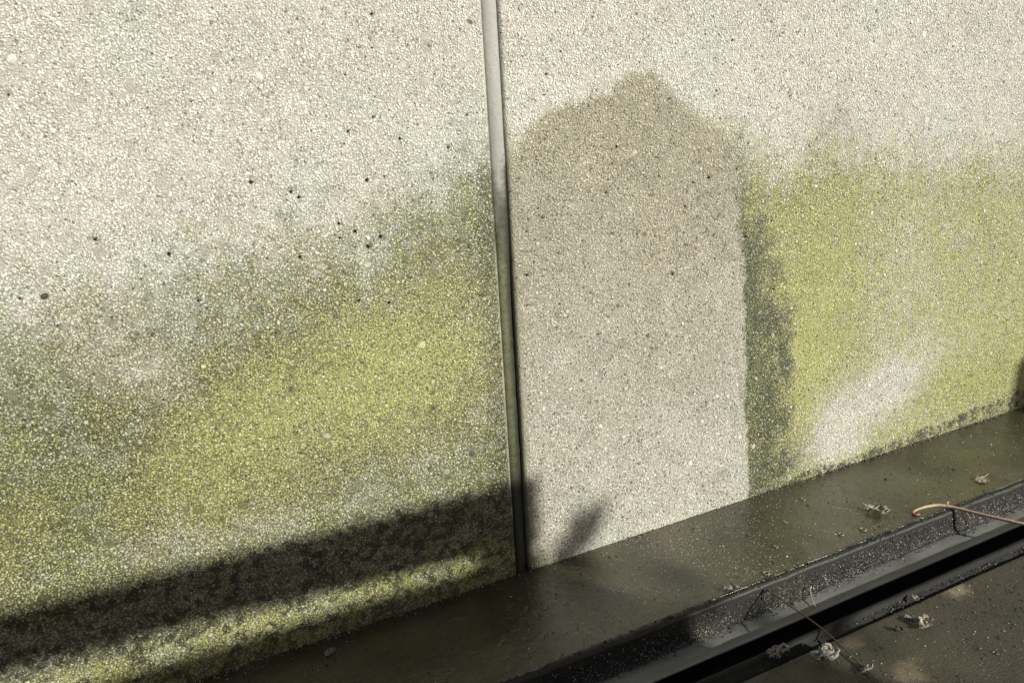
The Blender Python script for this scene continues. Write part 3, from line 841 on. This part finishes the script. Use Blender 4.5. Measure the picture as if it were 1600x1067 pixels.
lf = crumpled('curled_leaf', (0.633, -0.158, 0.0008), 0.020, 3, MAT_LEAF, 'curled pale dead leaf lying on the middle of the wet ledge', 'leaf', 0.75, -0.75, 1.0, 0.03)
tube('stalk', [(-0.018, 0.002, 0.010), (-0.024, 0.005, 0.013), (-0.030, 0.0075, 0.014)], [0.0012, 0.0010, 0.0006], MAT_LEAF, lf, 6)
crumpled('leaf_scrap', (0.256, -0.2095, 0.001), 0.0135, 8, MAT_FLUFF, 'small grey leaf scrap caught on the channel lip', 'leaf', 0.7, -0.4, 1.1, 0.08)
crumpled('leaf_scrap', (0.435, -0.404, 0.0005), 0.0135, 12, MAT_LEAF, 'small pale curled leaf scrap alone on the dark deck', 'leaf', 0.9, 0.3, 1.0, 0.05)
crumpled('leaf_scrap', (0.891, -0.176, 0.0008), 0.013, 15, MAT_LEAF, 'flat brown leaf scrap beside the straw at the far end of the ledge', 'leaf', 0.35, 0.2, 0.5, 0.05)
crumpled('leaf_scrap', (-0.332, -0.037, 0.0008), 0.0085, 21, MAT_FLUFF, 'tiny pale leaf scrap on the shaded ledge under the left panel', 'leaf', 0.6, 0.6, 0.8, 0.2)
crumpled('leaf_scrap', (0.476, -0.357, 0.0005), 0.006, 23, MAT_LEAF, 'tiny pale flake at the deck edge near the large tan spot', 'leaf', 0.6, 1.2, 0.8, 0.05)
crumpled('leaf_scrap', (0.428, -0.383, 0.0005), 0.007, 25, MAT_FLUFF, 'thin dark curled flake on the deck behind the pale leaf scrap', 'leaf', 0.6, -0.5, 1.1, 0.1)
crumpled('leaf_scrap', (0.394, -0.392, 0.0005), 0.007, 27, MAT_CRUMB, 'small black flake on the deck left of the pale leaf scrap', 'leaf', 0.6, -0.8, 1.1, 0.1)

def fluff(loc, size, seed, label, n=9, parts=None):
    """withered tangle of curled ribbons"""
    r = random.Random(seed)
    o = bpy.data.objects.new('withered_tangle', None); o.location = loc; link(o); tag(o, label, 'plant debris')
    for k in range(n):
        a = r.uniform(0, 6.28); rad = size * r.uniform(0.1, 0.62)
        c = Vector((math.cos(a) * rad * 1.2, math.sin(a) * rad * 0.6, size * r.uniform(0.08, 0.30)))
        pts = []; ph = r.uniform(0, 6.28); s0 = size * r.uniform(0.18, 0.42); ax = r.uniform(-0.9, 0.9)
        for q in range(14):
            t = q / 13 * r.uniform(4.0, 4.4) + ph
            p = Vector((math.cos(t) * s0 * 1.2, math.sin(t) * s0 * 0.6, abs(math.sin(t * 0.9 + ax)) * s0 * 0.75)) + c
            p += Vector((r.uniform(-1, 1), r.uniform(-1, 1), r.uniform(-1, 1))) * size * 0.07
            p.z = max(p.z, 0.0012)
            pts.append(p)
        tube('curl', pts, [size * r.uniform(0.045, 0.12) for _ in pts], MAT_FLUFF, o, 5, 0.45)
    return o
fluff((0.214, -0.350, 0.0015), 0.021, 5, 'grey crumpled tangle sitting on the channel rim', 11)
fluff((0.261, -0.383, 0.0005), 0.024, 6, 'largest fuzzy grey tangle on the deck beside the thin twig', 15)
fluff((0.291, -0.428, 0.0005), 0.013, 9, 'small round pale tangle at the lower end of the thin twig', 8)

# little pale ring marks on the ledge
def ring_mark(x, y, r):
    bm = bmesh.new(); S = 16; prof = [(1.0, -0.0006), (0.88, 0.0008), (0.70, 0.0009), (0.52, 0.0001), (0.35, -0.0004)]
    rr = []
    for pr, pz in prof:
        rr.append([bm.verts.new((pr * r * math.cos(k / S * 6.2832) * (1 + random.uniform(-0.06, 0.06)), pr * r * math.sin(k / S * 6.2832) * (1 + random.uniform(-0.06, 0.06)), pz)) for k in range(S)])
    for a, b in zip(rr[:-1], rr[1:]):
        for k in range(S): bm.faces.new((a[k], a[(k + 1) % S], b[(k + 1) % S], b[k]))
    me = bpy.data.meshes.new('ring_mark'); bm.to_mesh(me); bm.free(); me.polygons.foreach_set('use_smooth', [True] * len(me.polygons)); me.materials.append(MAT_RING)
    o = link(bpy.data.objects.new('ring_mark', me), ledge); o.location = (x, y, 0.0012)
MAT_RING = simple('pale_slime_ring', (0.16, 0.14, 0.095), 0.4, 300)
for x, y, r in ((0.333, -0.199, 0.0062), (0.565, -0.185, 0.0062), (0.521, -0.177, 0.0052), (0.556, -0.057, 0.005), (0.47, -0.10, 0.004), (0.40, -0.15, 0.004)):
    ring_mark(x, y, r)

# loose grains: too many and too small to count
def grains(name, x, y, z, r, mat, label, parent=None, squash=0.7):
    n = len(x)
    base = np.array([(1, 0, 0), (-0.5, 0.87, 0), (-0.5, -0.87, 0), (0.1, 0, 1), (0, 0.1, -1)])
    tri = np.array([(0, 1, 3), (1, 2, 3), (2, 0, 3), (1, 0, 4), (2, 1, 4), (0, 2, 4)])
    a = rng.uniform(0, 6.28, n); s = rng.uniform(0.6, 1.3, (n, 5, 3)) * base[None] * r[:, None, None]
    V = np.stack([s[..., 0] * np.cos(a)[:, None] - s[..., 1] * np.sin(a)[:, None], s[..., 0] * np.sin(a)[:, None] + s[..., 1] * np.cos(a)[:, None], s[..., 2] * squash], -1)
    V += np.stack([x, y, z], -1)[:, None, :]
    F = (tri[None] + (np.arange(n) * 5)[:, None, None]).reshape(-1)
    me = mesh_np(name, V.reshape(-1, 3), F, np.full(n * 6, 3), smooth=False)
    me.materials.append(mat)
    o = link(bpy.data.objects.new(name, me), parent)
    tag(o, label, kind='stuff')
    if parent is None: o['category'] = 'grit'
    return o

def clustered(n, x0, x1, y0, y1, size, seed, thr=0.0):
    x = rng.uniform(x0, x1, n * 4); y = rng.uniform(y0, y1, n * 4)
    k = fbm(x, y, size, 3, seed) + rng.uniform(-0.18, 0.18, n * 4) > thr
    return x[k][:n], y[k][:n]

x, y = clustered(5200, -0.02, 0.66, -0.205, -0.004, 0.12, 5.0, -0.12)
w = rng.random(len(x)) < np.interp(x, [-0.02, 0.06, 0.32, 0.44, 0.62], [0.5, 1.0, 1.0, 0.4, 0.15])
x, y = x[w], y[w]
grains('pale_grit', x, y, np.full(len(x), 0.0006), 0.00034 + 0.0007 * rng.random(len(x)) ** 3, MAT_GRIT, 'fine pale sand grains scattered over the wet ledge')
x, y = clustered(1500, -1.0, 1.7, -0.205, -0.004, 0.15, 15.0)
grains('pale_grit', x, y, np.full(len(x), 0.0006), 0.0004 + 0.0012 * rng.random(len(x)) ** 4, MAT_GRIT, 'sparse pale crumbs along the whole ledge')
x, y = clustered(900, -1.0, 1.7, -0.207, -0.004, 0.10, 25.0)
grains('dark_crumbs', x, y, np.full(len(x), 0.0006), 0.0006 + 0.0026 * rng.random(len(x)) ** 3, MAT_CRUMB, 'dark soil crumbs on the wet ledge', None, 0.5)
x, y = clustered(2600, 0.05, 1.2, -0.62, -0.366, 0.10, 35.0)
grains('dark_crumbs', x, y, np.full(len(x), 0.0), 0.0005 + 0.0020 * rng.random(len(x)) ** 3, MAT_CRUMB, 'dark soil crumbs on the deck beyond the channel', None, 0.5)
x, y = clustered(700, 0.05, 1.2, -0.62, -0.350, 0.10, 45.0)
grains('pale_grit', x, y, np.full(len(x), 0.0), 0.0004 + 0.0011 * rng.random(len(x)) ** 3, MAT_GRIT, 'pale sand grains on the deck beyond the channel')
# grime caked on the channel's back wall
n = 26000
x = rng.uniform(-0.6, 1.7, n); s = np.where(rng.random(n) < 0.45, rng.uniform(0.0, 0.9, n), np.clip(rng.normal(0.72, 0.17, n), 0.02, 1.15))
k = fbm(x, s * 0.05, 0.09, 3, 55.0) + rng.uniform(-0.2, 0.2, n) > -0.12
x, s = x[k], s[k]
yy = np.interp(s, [0, 0.25, 0.5, 0.75, 0.9, 1.15], [-0.2225, -0.2252, -0.2275, -0.2310, -0.2355, -0.246])
zz = np.interp(s, [0, 0.25, 0.5, 0.75, 0.9, 1.15], [-0.008, -0.016, -0.025, -0.0345, -0.0375, -0.0395])
rr = 0.0005 + 0.0016 * rng.random(len(x)) ** 2
pale = rng.random(len(x)) < 0.20
grains('black_grime', x[~pale], yy[~pale], zz[~pale], rr[~pale], MAT_CRUMB, 'gritty black grime caked along the back of the channel', chan)
grains('grey_grit', x[pale], yy[pale], zz[pale] + 0.0006, rr[pale] * 0.6, MAT_GRIT, 'pale grains stuck in the channel grime', chan)
n = 5000
x = rng.uniform(-0.6, 1.7, n); q = rng.random(n)
k = fbm(x, q * 0.02, 0.07, 3, 85.0) + rng.uniform(-0.2, 0.2, n) > 0.0
x, q = x[k], q[k]
grains('black_grime', x, -0.209 - 0.012 * q, 0.0008 + 0.0022 * np.sin(q * 3.0) - 0.002 * q, 0.0004 + 0.0022 * rng.random(len(x)) ** 4, MAT_CRUMB, 'black specks of dirt along the channel lip', chan)
n = 3500
x = rng.uniform(-0.2, 1.7, n); q = rng.random(n) ** 1.5
k = fbm(x, q * 0.02, 0.05, 3, 95.0) + rng.uniform(-0.2, 0.2, n) > 0.02
x, q = x[k], q[k]
grains('black_grime', x, -0.346 - 0.014 * q, np.full(len(x), -0.0048), 0.0005 + 0.0016 * rng.random(len(x)) ** 2, MAT_CRUMB, 'dark silt lying along the near rim of the channel', chan)
# crumbs gathered at the foot of the wall
n = 4200
x = rng.uniform(-1.0, 1.65, n); y = -np.abs(rng.normal(0, 0.0045, n)) - 0.0006
k = fbm(x, x * 0, 0.06, 3, 65.0) + rng.uniform(-0.2, 0.2, n) > np.interp(x, [-0.1, 0.05, 0.1, 0.46, 0.5], [-0.1, 0.0, 0.25, 0.25, -0.05])
x, y = x[k], y[k]
pale = rng.random(len(x)) < 0.35
grains('dark_crumbs', x[~pale], y[~pale], np.full((~pale).sum(), 0.0008), 0.0005 + 0.0014 * rng.random((~pale).sum()) ** 2, MAT_CRUMB, 'dark crumbs gathered where wall meets ledge', None)
grains('pale_grit', x[pale], y[pale], np.full(pale.sum(), 0.0008), 0.0004 + 0.0009 * rng.random(pale.sum()) ** 2, MAT_GRIT, 'pale grains gathered where wall meets ledge')

# ------------------------------------------------------------------ leafy shoot at the end of the screen (its shadow falls beside the joint)
def shoot():
    o = bpy.data.objects.new('leafy_shoot', None)
    o.location = (0.09 + OFF.x * 1.5, OFF.y * 1.5, 0.0); link(o)
    tag(o, 'leafy climbing shoot out of frame beside the slatted screen', 'plant')
    top = 0.105 + OFF.z * 1.5
    tube('stem', spline([(0.0, 0, 0.0), (-0.01, 0.01, 0.5), (0.0, 0.0, 1.0), (0.005, 0.0, top - 0.05), (0.03, 0, top)], 24), [0.0035 - 0.0001 * i for i in range(24)], MAT_GREEN, o, 6)
    def leaf(p, d, L, w):
        d = Vector(d).normalized(); sx = d.cross(Vector((0.3, -1, 0.2))).normalized(); nrm = d.cross(sx)
        bm = bmesh.new(); rows = []
        for i in range(7):
            t = i / 6; hw = w * math.sin(math.pi * min(t * 0.92 + 0.06, 1)) ** 0.8
            c = Vector(p) + d * L * t + nrm * (0.12 * L * t * t)
            rows.append([bm.verts.new(c - sx * hw), bm.verts.new(c + nrm * 0.004), bm.verts.new(c + sx * hw)])
        for a, b in zip(rows[:-1], rows[1:]):
            for k in range(2): bm.faces.new((a[k], a[k + 1], b[k + 1], b[k]))
        thicken(bm, 0.0008)
        me = bpy.data.meshes.new('leaf'); bm.to_mesh(me); bm.free(); me.materials.append(MAT_GREEN); link(bpy.data.objects.new('leaf', me), o)
    leaf((0.0, 0, top - 0.11), (0.55, 0.1, 0.85), 0.105, 0.026)
    leaf((0.004, 0, top - 0.10), (0.05, 0.1, 1.0), 0.075, 0.020)
    leaf((-0.005, 0, top - 0.13), (-0.6, 0.1, 0.8), 0.07, 0.020)
    leaf((0.0, 0, top - 0.20), (0.75, 0.0, 0.5), 0.09, 0.024)
    leaf((0.0, 0, top - 0.22), (-0.8, 0.0, 0.3), 0.08, 0.020)
    leaf((0.0, 0, top - 0.30), (0.7, 0.1, 0.4), 0.09, 0.020)
shoot()
